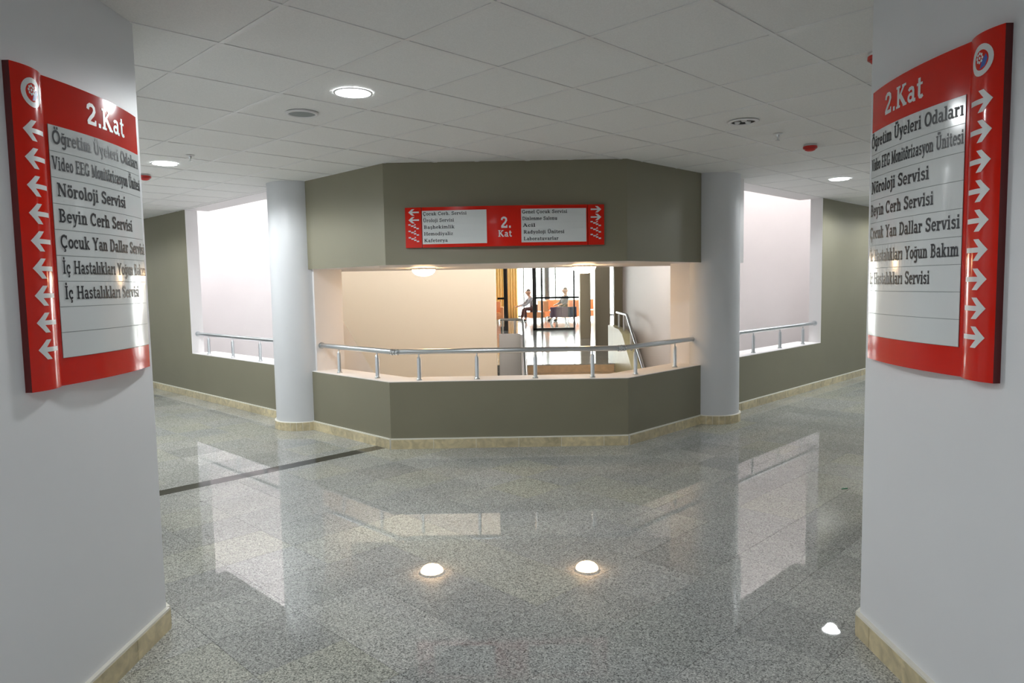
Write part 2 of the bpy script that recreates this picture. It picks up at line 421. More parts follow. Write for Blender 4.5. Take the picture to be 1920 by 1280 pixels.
# ------------------------------------------------------------------ bay: parapet, sill, header, jambs, columns
Bp, Cp = Vector((BX, YF)), Vector((CX, YF))
aL = uv(CH, COLL.dot(VX)); aR = uv(COLR.dot(UX), CH)
PD = 0.32
def bay_poly(d0, d1):
    def line(d):
        y = YF + d; c = CH + d
        return [uv(c, COLL.dot(VX)), Vector(((c - UX.y * y) / UX.x, y)), Vector(((c - VX.y * y) / VX.x, y)), uv(COLR.dot(UX), c)]
    o, i = line(d0), line(d1)
    return o, i
def band(name, d0, d1, z0, z1, mats, top=0, out=0, inn=0, bot=0):
    o, i = bay_poly(d0, d1); bb = MB()
    for k in range(3):
        q = [o[k], o[k + 1], i[k + 1], i[k]]
        bb.poly([(p.x, p.y, z1) for p in q], top); bb.poly([(p.x, p.y, z0) for p in reversed(q)], bot)
        bb.poly([(o[k].x, o[k].y, z0), (o[k + 1].x, o[k + 1].y, z0), (o[k + 1].x, o[k + 1].y, z1), (o[k].x, o[k].y, z1)], out)
        bb.poly([(i[k + 1].x, i[k + 1].y, z0), (i[k].x, i[k].y, z0), (i[k].x, i[k].y, z1), (i[k + 1].x, i[k + 1].y, z1)], inn)
    for k in (0, 3):
        q = [(o[k].x, o[k].y, z0), (i[k].x, i[k].y, z0), (i[k].x, i[k].y, z1), (o[k].x, o[k].y, z1)]
        bb.poly(q if k == 3 else list(reversed(q)), inn)
    return bb.build(name, mats, **ST)
band('wall_bay_parapet', 0, PD, -3.0, SILL - 0.006, ['olive', 'white'], 1, 0, 1, 1)
band('sill_bay', -0.001, PD, SILL - 0.006, SILL, ['white'])
o, i = bay_poly(0, PD)
b = MB()
hp = [P2(p) for p in o] + [(2.62, 8.0), (2.62, 8.8), (-2.62, 8.8), (-2.62, 8.0)]
b.prism(hp, HEAD, CEIL + 0.12, 1, 0, 1, [0, 0, 0, 1, 1, 1, 1, 1])
b.build('wall_bay_header', ['olive', 'white'], **ST)
b = MB(); b.prism([P2(uv(CH + 0.04, JL)), P2(uv(CH + TK + 0.05, JL)), P2(uv(CH + TK + 0.05, JL + 0.9)), P2(uv(CH + 0.10, JL + 0.9))], SILL - 0.3, HEAD + 0.02)
b.build('wall_bay_jamb_left', 'white', **ST)
b = MB(); b.prism([P2(uv(JR, CH + 0.04)), P2(uv(JR, CH + TK + 0.05)), P2(uv(JR + 0.9, CH + TK + 0.05)), P2(uv(JR + 0.9, CH + 0.10))], SILL - 0.3, HEAD + 0.02)
b.build('wall_bay_jamb_right', 'white', **ST)
for c, side in ((COLL, 'left'), (COLR, 'right')):
    b = MB(); b.lathe([(CRAD, 0.0), (CRAD, CEIL + 0.02)], (c.x, c.y, 0), 64)
    b.build('column_' + side, 'column', **ST)

# ------------------------------------------------------------------ marble baseboards
BH, BT = 0.088, 0.02
def run_base(name, pts, piece, flip=1, start=0.0):
    """marble pieces along a 2D polyline; they stand on its right-hand side (flip=1)"""
    root = MB(); P = [Vector(p) for p in pts]; tiles = []
    for k in range(len(P) - 1):
        d = P[k + 1] - P[k]; L = d.length; d.normalize(); n = Vector((d.y, -d.x)) * flip
        root.prism([P2(P[k]), P2(P[k + 1]), P2(P[k + 1] + n * (BT * 0.9)), P2(P[k] + n * (BT * 0.9))], BH, BH + 0.010)
        root.prism([P2(P[k]), P2(P[k + 1]), P2(P[k + 1] + n * (BT * 0.88)), P2(P[k] + n * (BT * 0.88))], 0.0, BH)
        s = 0.0; first = True
        while s < L - 0.01:
            e = min(L, s + (piece if not (first and start) else start)); first = False
            if L - e < 0.06: e = L
            tiles.append([P[k] + d * (s + 0.0025), P[k] + d * (e - 0.0025), P[k] + d * (e - 0.0025) + n * BT, P[k] + d * (s + 0.0025) + n * BT]); s = e
    r = root.build(name, 'grout', **ST)
    for q in tiles:
        t = MB(); t.prism([P2(p) for p in q], 0.0, BH); t.build('marble_tile', 'marble', r)
    return r
run_base('baseboard_bay', [aL + VX * -0.28, Bp, Cp, aR - UX * 0.28], 0.40)
run_base('baseboard_left', [uv(WL, 14.5), uv(WL, COLL.dot(VX) + 0.28)], 0.40)
run_base('baseboard_right', [uv(COLR.dot(UX) + 0.28, WR), uv(14.5, WR)], 0.40)
run_base('baseboard_left_pillar', [(PLX, 0.4), P2(LC), P2(LC + VX * 3.0)], 0.60)
run_base('baseboard_right_pillar', [(PRX, 0.4), P2(RC), P2(RC + UX * 3.0)], 0.60, flip=-1)
for c, side, a0, a1 in ((COLL, 'left', 150, 330), (COLR, 'right', 210, 390)):
    b = MB(); b.lathe([(CRAD, BH + 0.007), (CRAD + BT * 0.9, BH + 0.007), (CRAD + BT * 0.88, 0.0)], (c.x, c.y, 0), 64)
    r = b.build('baseboard_column_' + side, 'grout', **ST)
    n = 15
    for k in range(n):
        t0 = math.radians(a0 + (a1 - a0) * k / n + 0.4); t1 = math.radians(a0 + (a1 - a0) * (k + 1) / n - 0.4)
        q = [(c.x + rr * math.cos(t), c.y + rr * math.sin(t)) for rr, t in ((CRAD + BT, t0), (CRAD + BT, (t0 + t1) / 2), (CRAD + BT, t1), (CRAD - 0.005, t1), (CRAD - 0.005, t0))]
        t = MB(); t.prism(q, 0.0, BH); t.build('marble_tile', 'marble', r)

# ------------------------------------------------------------------ handrails
def post(parent, x, y, z0, z1):
    b = MB(); hgt = z1 - z0
    b.lathe([(0.0, 0.0), (0.027, 0.0), (0.027, 0.008), (0.021, 0.014), (0.019, 0.02), (0.019, hgt - 0.05), (0.017, hgt - 0.045), (0.017, hgt - 0.03), (0.008, hgt - 0.026), (0.008, hgt)], (0, 0, 0), 16)
    return b.build('post', 'steel', parent, loc=(x, y, z0))
RZ = 0.905
def rail(label, path, posts, collars, ends, group=None):
    t = thing('handrail', label, 'handrail', (path[0][0], path[0][1], SILL))
    b = MB(); b.tube([(p[0] - path[0][0], p[1] - path[0][1], RZ - SILL) for p in path], 0.0255, 18); b.build('rail', 'steel', t)
    for x, y in posts: post(t, x - path[0][0], y - path[0][1], 0.0, RZ - 0.024 - SILL)
    for (x, y), (dx, dy) in collars:
        b = MB(); d = Vector((dx, dy)).normalized()
        for s in (-0.030, 0.0, 0.030):
            b.tube([(d.x * (s - 0.008), d.y * (s - 0.008), 0), (d.x * (s + 0.008), d.y * (s + 0.008), 0)], 0.030, 18)
        b.build('collar', 'chrome', t, loc=(x - path[0][0], y - path[0][1], RZ - SILL))
    for (x, y), (dx, dy) in ends:
        b = MB(); d = Vector((dx, dy)).normalized()
        b.tube([(0, 0, 0), (d.x * 0.012, d.y * 0.012, 0)], 0.036, 18); b.build('wall_flange', 'steel', t, loc=(x - path[0][0], y - path[0][1], RZ - SILL))
rl = bay_poly(0.10, PD)[0]
r0, r3 = uv(CH + 0.10, JL - 0.001), uv(JR - 0.001, CH + 0.10)
rail('angled aluminium handrail along the white sill under the wide directory sign', [r0, rl[1], rl[2], r3],
     [(-1.807, 7.347), (-1.320, 6.866), (-0.884, 6.66), (-0.337, 6.66), (0.216, 6.66), (0.758, 6.66), (1.193, 6.819), (1.690, 7.32)],
     [((rl[1].x, rl[1].y), (1, -0.4)), ((rl[2].x, rl[2].y), (1, 0.4))],
     [((r0.x, r0.y), -VX), ((r3.x, r3.y), -UX)])
a, c = uv(WL + 0.09, OPL), uv(WL + 0.09, COLL.dot(VX) + 0.12)
rail('straight aluminium handrail in the tall bright opening by the left round column', [a, c], [(-4.213, 9.80), (-3.667, 9.259), (-3.115, 8.713)], [], [((a.x, a.y), -VX)])
a, c = uv(COLR.dot(UX) + 0.12, WR + 0.09), uv(OPR, WR + 0.09)
rail('straight aluminium handrail in the tall bright opening by the right round column', [a, c], [(2.961, 8.646), (3.49, 9.181), (4.0, 9.695)], [], [((c.x, c.y), -UX)])

# ------------------------------------------------------------------ slab-serif lettering, drawn stroke by stroke (cap height 1)
XH = 0.70
def el(cx, cy, rx, ry, a0=0, a1=360, n=14):
    return [(cx + rx * math.cos(math.radians(a0 + (a1 - a0) * k / n)), cy + ry * math.sin(math.radians(a0 + (a1 - a0) * k / n))) for k in range(n + 1)]
T, HS = 0.155, 0.095
def vb(x, y0, y1, t=T): return ([(x, y0), (x, y1)], t)
def sb(x, l=0.17, r=0.17): return ([(x - l, HS / 2), (x + r, HS / 2)], HS)
def stp(x, y=1.0, l=0.17, r=0.17): return ([(x - l, y - HS / 2), (x + r, y - HS / 2)], HS)
def sl(x, y): return stp(x, y, 0.18, 0.05)
def dot(x, y): return ([(x - 0.085, y), (x + 0.085, y)], 0.17)
def arch(x0, x1): return ([(x0, 0.46), (x0 + 0.07, 0.57), (x0 + 0.17, 0.635), (x1 - 0.08, 0.62), (x1 - 0.01, 0.54), (x1, 0.43), (x1, 0.0)], 0.145)
G = {}
G['a'] = (0.62, [([(0.10, 0.55), (0.18, 0.63), (0.30, 0.645), (0.40, 0.60), (0.435, 0.50), (0.435, 0.10), (0.48, 0.05), (0.60, 0.05)], 0.13), (el(0.25, 0.215, 0.17, 0.16), 0.12)])
G['b'] = (0.66, [vb(0.16, 0, 1), sl(0.16, 1), (el(0.36, 0.35, 0.20, 0.29), 0.13)])
G['c'] = (0.58, [(el(0.31, 0.35, 0.22, 0.29, 48, 318), 0.13), dot(0.44, 0.50)])
G['d'] = (0.70, [vb(0.50, 0, 1), sl(0.50, 1), sb(0.5, 0, 0.17), (el(0.30, 0.35, 0.21, 0.29), 0.13)])
G['e'] = (0.60, [(el(0.31, 0.35, 0.22, 0.29, 0, 318), 0.13), ([(0.10, 0.37), (0.55, 0.37)], 0.09)])
G['f'] = (0.46, [([(0.20, 0.0), (0.20, 0.78), (0.24, 0.88), (0.33, 0.94), (0.46, 0.92)], 0.14), ([(0.04, 0.65), (0.42, 0.65)], HS), sb(0.2)])
G['g'] = (0.66, [(el(0.29, 0.38, 0.20, 0.26), 0.13), ([(0.50, 0.68), (0.50, -0.08), (0.44, -0.20), (0.30, -0.25), (0.12, -0.19)], 0.14), stp(0.5, XH, 0.02, 0.15)])
G['h'] = (0.72, [vb(0.17, 0, 1), sl(0.17, 1), sb(0.17), arch(0.17, 0.53), sb(0.53)])
G['ı'] = (0.37, [vb(0.18, 0, XH), sl(0.18, XH), sb(0.18)])
G['i'] = (0.37, G['ı'][1] + [dot(0.17, 0.89)])
G['j'] = (0.36, [([(0.20, XH), (0.20, -0.08), (0.14, -0.20), (0.02, -0.24)], 0.15), sl(0.20, XH), dot(0.19, 0.89)])
G['k'] = (0.70, [vb(0.17, 0, 1), sl(0.17, 1), sb(0.17), ([(0.20, 0.30), (0.50, 0.66)], 0.10), ([(0.29, 0.40), (0.54, 0.04)], 0.15), sb(0.54, 0.12, 0.15), stp(0.49, XH, 0.12, 0.14)])
G['l'] = (0.37, [vb(0.18, 0, 1), sl(0.18, 1), sb(0.18)])
G['m'] = (1.04, [vb(0.17, 0, XH), sl(0.17, XH), sb(0.17), arch(0.17, 0.51), sb(0.51, 0.12, 0.12), arch(0.51, 0.85), sb(0.85)])
G['n'] = (0.72, [vb(0.17, 0, XH), sl(0.17, XH), sb(0.17), arch(0.17, 0.53), sb(0.53)])
G['o'] = (0.62, [(el(0.31, 0.35, 0.22, 0.29), 0.135)])
G['r'] = (0.54, [vb(0.18, 0, XH), sl(0.18, XH), sb(0.18, 0.17, 0.20), ([(0.18, 0.42), (0.26, 0.57), (0.36, 0.63), (0.46, 0.61)], 0.12), dot(0.43, 0.57)])
G['s'] = (0.54, [([(0.45, 0.55), (0.36, 0.63), (0.23, 0.64), (0.12, 0.57), (0.12, 0.46), (0.24, 0.38), (0.38, 0.33), (0.44, 0.23), (0.41, 0.11), (0.29, 0.06), (0.16, 0.08), (0.08, 0.17)], 0.125)])
G['t'] = (0.46, [([(0.20, 0.92), (0.20, 0.18), (0.25, 0.08), (0.34, 0.06), (0.44, 0.12)], 0.14), ([(0.03, 0.65), (0.42, 0.65)], HS)])
G['u'] = (0.72, [([(0.16, 0.70), (0.16, 0.22), (0.21, 0.10), (0.32, 0.06), (0.44, 0.12), (0.52, 0.25)], 0.14), sl(0.16, XH), vb(0.53, 0, XH), sl(0.53, XH), sb(0.53, 0, 0.17)])
G['v'] = (0.64, [([(0.10, 0.68), (0.32, 0.04)], 0.15), ([(0.54, 0.68), (0.32, 0.04)], 0.10), stp(0.11, XH, 0.13, 0.15), stp(0.53, XH, 0.13, 0.13)])
G['y'] = (0.64, [([(0.10, 0.68), (0.33, 0.06)], 0.15), ([(0.54, 0.68), (0.30, -0.12), (0.22, -0.22), (0.08, -0.22)], 0.10), stp(0.11, XH, 0.13, 0.15), stp(0.53, XH, 0.13, 0.13)])
G['z'] = (0.58, [([(0.06, 0.645), (0.46, 0.645)], HS), ([(0.44, 0.62), (0.10, 0.08)], 0.13), ([(0.06, 0.05), (0.50, 0.05)], HS), vb(0.08, 0.50, 0.66, 0.07), vb(0.49, 0.03, 0.2, 0.07)])
G['A'] = (0.92, [([(0.46, 0.97), (0.16, 0.04)], 0.10), ([(0.44, 0.97), (0.76, 0.04)], 0.17), ([(0.26, 0.32), (0.64, 0.32)], 0.09), sb(0.16, 0.14, 0.14), sb(0.77, 0.15, 0.14), stp(0.4, 1.0, 0.12, 0.1)])
G['B'] = (0.80, [vb(0.20, 0, 1), stp(0.20, 1, 0.17, 0.2), sb(0.2, 0.17, 0.2), (el(0.34, 0.745, 0.25, 0.20, 95, -95), 0.13), (el(0.36, 0.28, 0.29, 0.235, 95, -95), 0.13)])
G['C'] = (0.84, [(el(0.44, 0.5, 0.34, 0.44, 42, 318), 0.145), vb(0.71, 0.66, 0.97, 0.08)])
G['D'] = (0.88, [vb(0.20, 0, 1), stp(0.20, 1, 0.17, 0.2), sb(0.2, 0.17, 0.2), (el(0.36, 0.5, 0.38, 0.45, 92, -92), 0.15)])
G['E'] = (0.78, [vb(0.20, 0, 1), ([(0.03, 0.95), (0.68, 0.95)], HS), ([(0.03, 0.05), (0.70, 0.05)], HS), ([(0.2, 0.51), (0.54, 0.51)], HS), vb(0.66, 0.74, 1.0, 0.09), vb(0.68, 0.0, 0.27, 0.09), vb(0.52, 0.38, 0.64, 0.08)])
G['G'] = (0.90, [(el(0.44, 0.5, 0.34, 0.44, 45, 325), 0.145), vb(0.71, 0.66, 0.97, 0.08), vb(0.74, 0.04, 0.42, 0.14), stp(0.72, 0.47, 0.17, 0.15)])
G['H'] = (0.96, [vb(0.20, 0, 1), vb(0.76, 0, 1), ([(0.2, 0.51), (0.76, 0.51)], 0.10), sb(0.2), sb(0.76), stp(0.2), stp(0.76)])
G['I'] = (0.42, [vb(0.21, 0, 1), sb(0.21), stp(0.21)])
G['K'] = (0.92, [vb(0.20, 0, 1), sb(0.2), stp(0.2), ([(0.22, 0.40), (0.66, 0.94)], 0.11), ([(0.36, 0.55), (0.74, 0.05)], 0.18), sb(0.75, 0.15, 0.15), stp(0.67, 1, 0.16, 0.16)])
G['L'] = (0.76, [vb(0.20, 0, 1), stp(0.2), ([(0.03, 0.05), (0.70, 0.05)], HS), vb(0.67, 0.0, 0.33, 0.09)])
G['M'] = (1.12, [vb(0.18, 0, 1, 0.11), vb(0.92, 0, 1), ([(0.18, 0.97), (0.54, 0.08)], 0.17), ([(0.54, 0.08), (0.90, 0.97)], 0.10), sb(0.18, 0.15, 0.15), sb(0.92, 0.16, 0.16), stp(0.17, 1, 0.14, 0.1), stp(0.93, 1, 0.1, 0.15)])
G['N'] = (0.98, [vb(0.19, 0, 1, 0.10), vb(0.79, 0, 1, 0.10), ([(0.20, 0.96), (0.78, 0.04)], 0.18), sb(0.19, 0.15, 0.15), stp(0.17, 1, 0.14, 0.1), stp(0.79, 1, 0.15, 0.15)])
G['O'] = (0.90, [(el(0.45, 0.5, 0.35, 0.445, n=20), 0.15)])
G['R'] = (0.88, [vb(0.20, 0, 1), stp(0.20, 1, 0.17, 0.2), sb(0.2), (el(0.36, 0.735, 0.28, 0.215, 95, -95), 0.13), ([(0.40, 0.50), (0.70, 0.05)], 0.17), sb(0.72, 0.1, 0.14)])
G['S'] = (0.74, [([(0.62, 0.78), (0.53, 0.90), (0.38, 0.945), (0.22, 0.90), (0.14, 0.77), (0.18, 0.63), (0.34, 0.54), (0.52, 0.45), (0.60, 0.31), (0.56, 0.15), (0.42, 0.065), (0.26, 0.07), (0.14, 0.17), (0.11, 0.27)], 0.145), vb(0.62, 0.70, 0.97, 0.08), vb(0.10, 0.03, 0.3, 0.08)])
G['U'] = (0.92, [([(0.20, 0.97), (0.20, 0.30), (0.27, 0.13), (0.40, 0.06), (0.56, 0.07), (0.68, 0.17), (0.72, 0.32), (0.72, 0.97)], 0.14), stp(0.2), stp(0.72, 1, 0.15, 0.15)])
G['V'] = (0.90, [([(0.16, 0.97), (0.46, 0.04)], 0.17), ([(0.76, 0.97), (0.46, 0.04)], 0.10), stp(0.16, 1, 0.15, 0.16), stp(0.76, 1, 0.14, 0.13)])
G['Y'] = (0.88, [([(0.14, 0.97), (0.44, 0.48)], 0.16), ([(0.74, 0.97), (0.44, 0.48)], 0.10), vb(0.44, 0, 0.5), sb(0.44), stp(0.14, 1, 0.14, 0.16), stp(0.74, 1, 0.15, 0.13)])
G['2'] = (0.76, [([(0.12, 0.70), (0.16, 0.85), (0.28, 0.935), (0.44, 0.93), (0.56, 0.84), (0.58, 0.68), (0.48, 0.50), (0.30, 0.33), (0.16, 0.16), (0.12, 0.07)], 0.15), ([(0.07, 0.075), (0.64, 0.075)], 0.15), vb(0.63, 0.0, 0.26, 0.09)])
G['.'] = (0.30, [dot(0.15, 0.085)])
G[' '] = (0.36, [])
def acc(ch, base, extra): G[ch] = (G[base][0], G[base][1] + extra)
acc('ö', 'o', [dot(0.19, 0.87), dot(0.44, 0.87)]); acc('ü', 'u', [dot(0.22, 0.87), dot(0.47, 0.87)])
acc('Ö', 'O', [dot(0.32, 1.16), dot(0.58, 1.16)]); acc('Ü', 'U', [dot(0.34, 1.16), dot(0.60, 1.16)])
acc('ğ', 'g', [(el(0.30, 0.96, 0.15, 0.13, 200, 340, 6), 0.08)])
CED = lambda x: ([(x, 0.02), (x, -0.08), (x + 0.10, -0.12), (x + 0.08, -0.22), (x - 0.08, -0.23)], 0.085)
acc('ç', 'c', [CED(0.29)]); acc('Ç', 'C', [CED(0.43)]); acc('ş', 's', [CED(0.26)])
acc('İ', 'I', [dot(0.21, 1.16)])
def ribbon(pts, wd):
    n = len(pts); L, R = [], []; wd *= 1.16
    closed = n > 3 and math.hypot(pts[0][0] - pts[-1][0], pts[0][1] - pts[-1][1]) < 1e-6
    for i in range(n):
        p = pts[i]
        a = pts[i - 1] if i > 0 else (pts[-2] if closed else None)
        c = pts[i + 1] if i < n - 1 else (pts[1] if closed else None)
        d1 = Vector((p[0] - a[0], p[1] - a[1])).normalized() if a else None
        d2 = Vector((c[0] - p[0], c[1] - p[1])).normalized() if c else None
        if d1 is None: d1 = d2
        if d2 is None: d2 = d1
        t = (d1 + d2).normalized(); nn = Vector((-t.y, t.x)); k = wd / 2 / max(0.5, nn.dot(Vector((-d1.y, d1.x))))
        L.append((p[0] + nn.x * k, p[1] + nn.y * k)); R.append((p[0] - nn.x * k, p[1] - nn.y * k))
    return [(L[i], R[i], R[i + 1], L[i + 1]) for i in range(n - 1)]
def text_quads(s, track=0.03):
    x = 0.0; out = []
    for ch in s:
        wd, strokes = G[ch]
        for pts, wt in strokes:
            for q in ribbon(pts, wt): out.append([(p[0] + x, p[1]) for p in q])
        x += wd + track
    return out, x - track
def put_text(name, s, surf, s0, z0, width, cap, mat, parent, off=0.0012):
    """surf(s, z, off) -> 3D point; each word is a part of its own"""
    kx = width / text_quads(s)[1]; x = 0.0
    for word in s.split(' '):
        qs, wd = text_quads(word); b = MB()
        for q in qs: b.poly([surf(s0 + (x + p[0]) * kx, z0 + p[1] * cap, off) for p in q])
        b.build(name, mat, parent)
        x += wd + G[' '][0] + 0.06
def put_quads(name, polys, surf, mat, parent, off=0.0012, label=None):
    b = MB(); st = 0.007
    for q in polys:
        k0, k1 = math.floor(min(p[0] for p in q) / st), math.ceil(max(p[0] for p in q) / st)
        for k in range(k0, k1):                     # sliced so that flat print follows the curved panel
            r = clip(clip(q, (1, 0), k * st, False), (1, 0), (k + 1) * st, True)
            if len(r) > 2 and parea(r) > 1e-9: b.poly([surf(p[0], p[1], off) for p in r])
    o = b.build(name, mat, parent)
    if label: o['label'] = label
    return o
def arrow_polys(cx, cz, w_, h_, d):
    """arrow with a swept head; d=-1 points to lower s, +1 to higher"""
    t_ = cx + d * w_ / 2
    out = ribbon([(cx - d * w_ / 2, cz), (t_ - d * 0.22 * w_, cz)], 0.20 * h_)
    for sgn in (1, -1):
        out.append([(t_, cz), (t_ - d * 0.34 * w_, cz + sgn * h_ / 2), (t_ - d * 0.58 * w_, cz + sgn * h_ / 2), (t_ - d * 0.30 * w_, cz + sgn * 0.06 * h_), (t_ - d * 0.28 * w_, cz)])
    return out
def sheet(surf, s0, s1, z0, z1, d, n=10, b=None, side=0, mi=0):
    """a curved panel piece from s0 to s1, standing d proud at the front, with edges back to the wall"""
    b = b or MB(); ss = [s0 + (s1 - s0) * k / n for k in range(n + 1)]
    b.grid([[surf(s, z, d) for s in ss] for z in (z0, z1)], mi, True)
    b.grid([[surf(s, z1, d) for s in ss], [surf(s, z1, -0.004) for s in ss]], side, False)
    b.grid([[surf(s, z0, -0.004) for s in ss], [surf(s, z0, d) for s in ss]], side, False)
    for s in (s0, s1): b.poly([surf(s, z0, d), surf(s, z0, -0.004), surf(s, z1, -0.004), surf(s, z1, d)], side)
    return b
def rect_polys(s0, z0, s1, z1): return [[(s0, z0), (s1, z0), (s1, z1), (s0, z1)]]
def disc_polys(cs, cz, rs, rz, n=20): return [[(cs + rs * math.cos(2 * math.pi * k / n), cz + rz * math.sin(2 * math.pi * k / n)) for k in range(n)]]
def ring_polys(cs, cz, r0, r1, n=28):
    o = []
    for k in range(n):
        a, c = 2 * math.pi * k / n, 2 * math.pi * (k + 1) / n
        o.append([(cs + r0 * math.cos(a), cz + r0 * math.sin(a)), (cs + r1 * math.cos(a), cz + r1 * math.sin(a)), (cs + r1 * math.cos(c), cz + r1 * math.sin(c)), (cs + r0 * math.cos(c), cz + r0 * math.sin(c))])
    return o

# ------------------------------------------------------------------ the two tall pillar signs
ROWS = ['Öğretim Üyeleri Odaları', 'Video EEG Monitörizasyon Ünitesi', 'Nöroloji Servisi', 'Beyin Cerh Servisi', 'Çocuk Yan Dallar Servisi', 'İç Hastalıkları Yoğun Bakım', 'İç Hastalıkları Servisi', '', '']
RWID = [0.93, 1.0, 0.60, 0.68, 0.96, 0.98, 0.80]
def pillar_sign(label, wall_x, out, ystart, d_strip, widths, starts):
    """out = +1/-1 outward x; reading direction runs from ystart; d_strip=-1: arrow strip first (low s), +1: last"""
    STRIP, MAIN = 0.152, 0.60
    sgn = 1 if out > 0 else -1                      # reading direction along y
    t = thing('directory_sign', label, 'sign', (wall_x, ystart, 1.195))
    Wt = STRIP + MAIN + 0.006
    if d_strip < 0: a0, m0 = 0.0, STRIP + 0.006
    else: m0, a0 = 0.0, MAIN + 0.006
    def surf_m(s, z, off=0.0):
        q = (s - m0) / MAIN * 2 - 1; hgt = 0.018 + 0.030 * (1 - q * q)
        return (out * (hgt + off), sgn * s, z)
    def surf_a(s, z, off=0.0):
        q = (s - a0) / STRIP * 2 - 1; hgt = 0.022 + 0.018 * (1 - q * q)
        return (out * (hgt + off), sgn * s, z)
    def wallback(s, z, off): return (out * 0.0, sgn * s, z)
    HT = 1.05
    def body(name, surf, s0, s1, z0, z1):
        b = MB(); n = 14; ss = [s0 + (s1 - s0) * k / n for k in range(n + 1)]
        b.grid([[surf(s, z, 0) for s in ss] for z in (z0, z1)], 0, True)
        for z in (z0, z1): b.grid([[surf(s, z, 0) for s in ss], [(0.0, sgn * s, z) for s in ss]], 0, False)
        for s in (s0, s1): b.poly([surf(s, z0, 0), (0, sgn * s, z0), (0, sgn * s, z1), surf(s, z1, 0)], 1)
        return b.build(name, ['red', 'redside'], t)
    ap = body('arrow_strip', surf_a, a0, a0 + STRIP, 0.0, HT)
    mp = body('main_panel', surf_m, m0, m0 + MAIN, 0.0, HT)
    # seam lips
    # arrows
    ac = a0 + STRIP / 2
    for k in range(9):
        z = 2.042 - 0.0890 * k - 1.195
        put_quads('arrow', arrow_polys(ac, z, 0.098, 0.066, -1 if d_strip < 0 else 1), surf_a, 'wletter', ap)
    # round emblem
    ez = 2.164 - 1.195
    put_quads('emblem_ring', ring_polys(ac, ez, 0.030, 0.047), surf_a, 'wletter', ap, 0.0012)
    put_quads('emblem_red_disc', disc_polys(ac, ez, 0.030, 0.030), surf_a, 'red', ap, 0.0010)
    put_quads('emblem_blue_field', [[(ac - 0.004, ez - 0.026), (ac + 0.018, ez - 0.020), (ac + 0.026, ez), (ac + 0.020, ez + 0.014), (ac + 0.004, ez - 0.004)]], surf_a, 'blue', ap, 0.0014)
    fl = []
    for k in range(8): fl += disc_polys(ac - 0.006 + 0.012 * math.cos(k * math.pi / 4), ez + 0.007 + 0.013 * math.sin(k * math.pi / 4), 0.0042, 0.0046, 8)
    fl += disc_polys(ac - 0.006, ez + 0.007, 0.0045, 0.005, 8)
    put_quads('emblem_rosette', fl, surf_a, 'wletter', ap, 0.0018)
    # heading
    ms = m0 + (0.20 if d_strip < 0 else 0.13)
    put_text('heading_lettering', '2.Kat', surf_m, ms, 2.131 - 1.195, 0.262, 0.076, 'wletter', mp)
    sheet(surf_m, m0 + (0.012 if d_strip < 0 else 0.004), m0 + MAIN - (0.004 if d_strip < 0 else 0.012), 1.290 - 1.195, 2.088 - 1.195, 0.0012, 12).build('strip_backing', 'grille', t)
    # nine name strips
    z1 = 2.088 - 1.195; rh = 0.0886
    w0, w1 = (m0 + 0.012, m0 + MAIN - 0.004) if d_strip < 0 else (m0 + 0.004, m0 + MAIN - 0.012)
    for k, txt in enumerate(ROWS):
        zb = z1 - rh * (k + 1)
        st_ = sheet(surf_m, w0, w1, zb + 0.0010, zb + rh - 0.0010, 0.003, 12).build('name_strip', 'panel', t)
        if txt: put_text('word', txt, surf_m, w0 + starts[k], zb + 0.026, widths[k], 0.046, 'letter', st_, 0.0042)
    return t
pillar_sign('tall red and white directory sign with left arrows on the left pillar', PLX, 1, 2.275, -1,
            [0.555, 0.575, 0.40, 0.45, 0.57, 0.57, 0.475], [0.012, 0.004, 0.018, 0.018, 0.018, 0.020, 0.022])
pillar_sign('tall red and white directory sign with right arrows on the right pillar', PRX, -1, 2.865, 1,
            [0.575, 0.572, 0.42, 0.45, 0.570, 0.565, 0.44], [0.004, 0.010, 0.015, 0.010, 0.008, 0.012, 0.012])

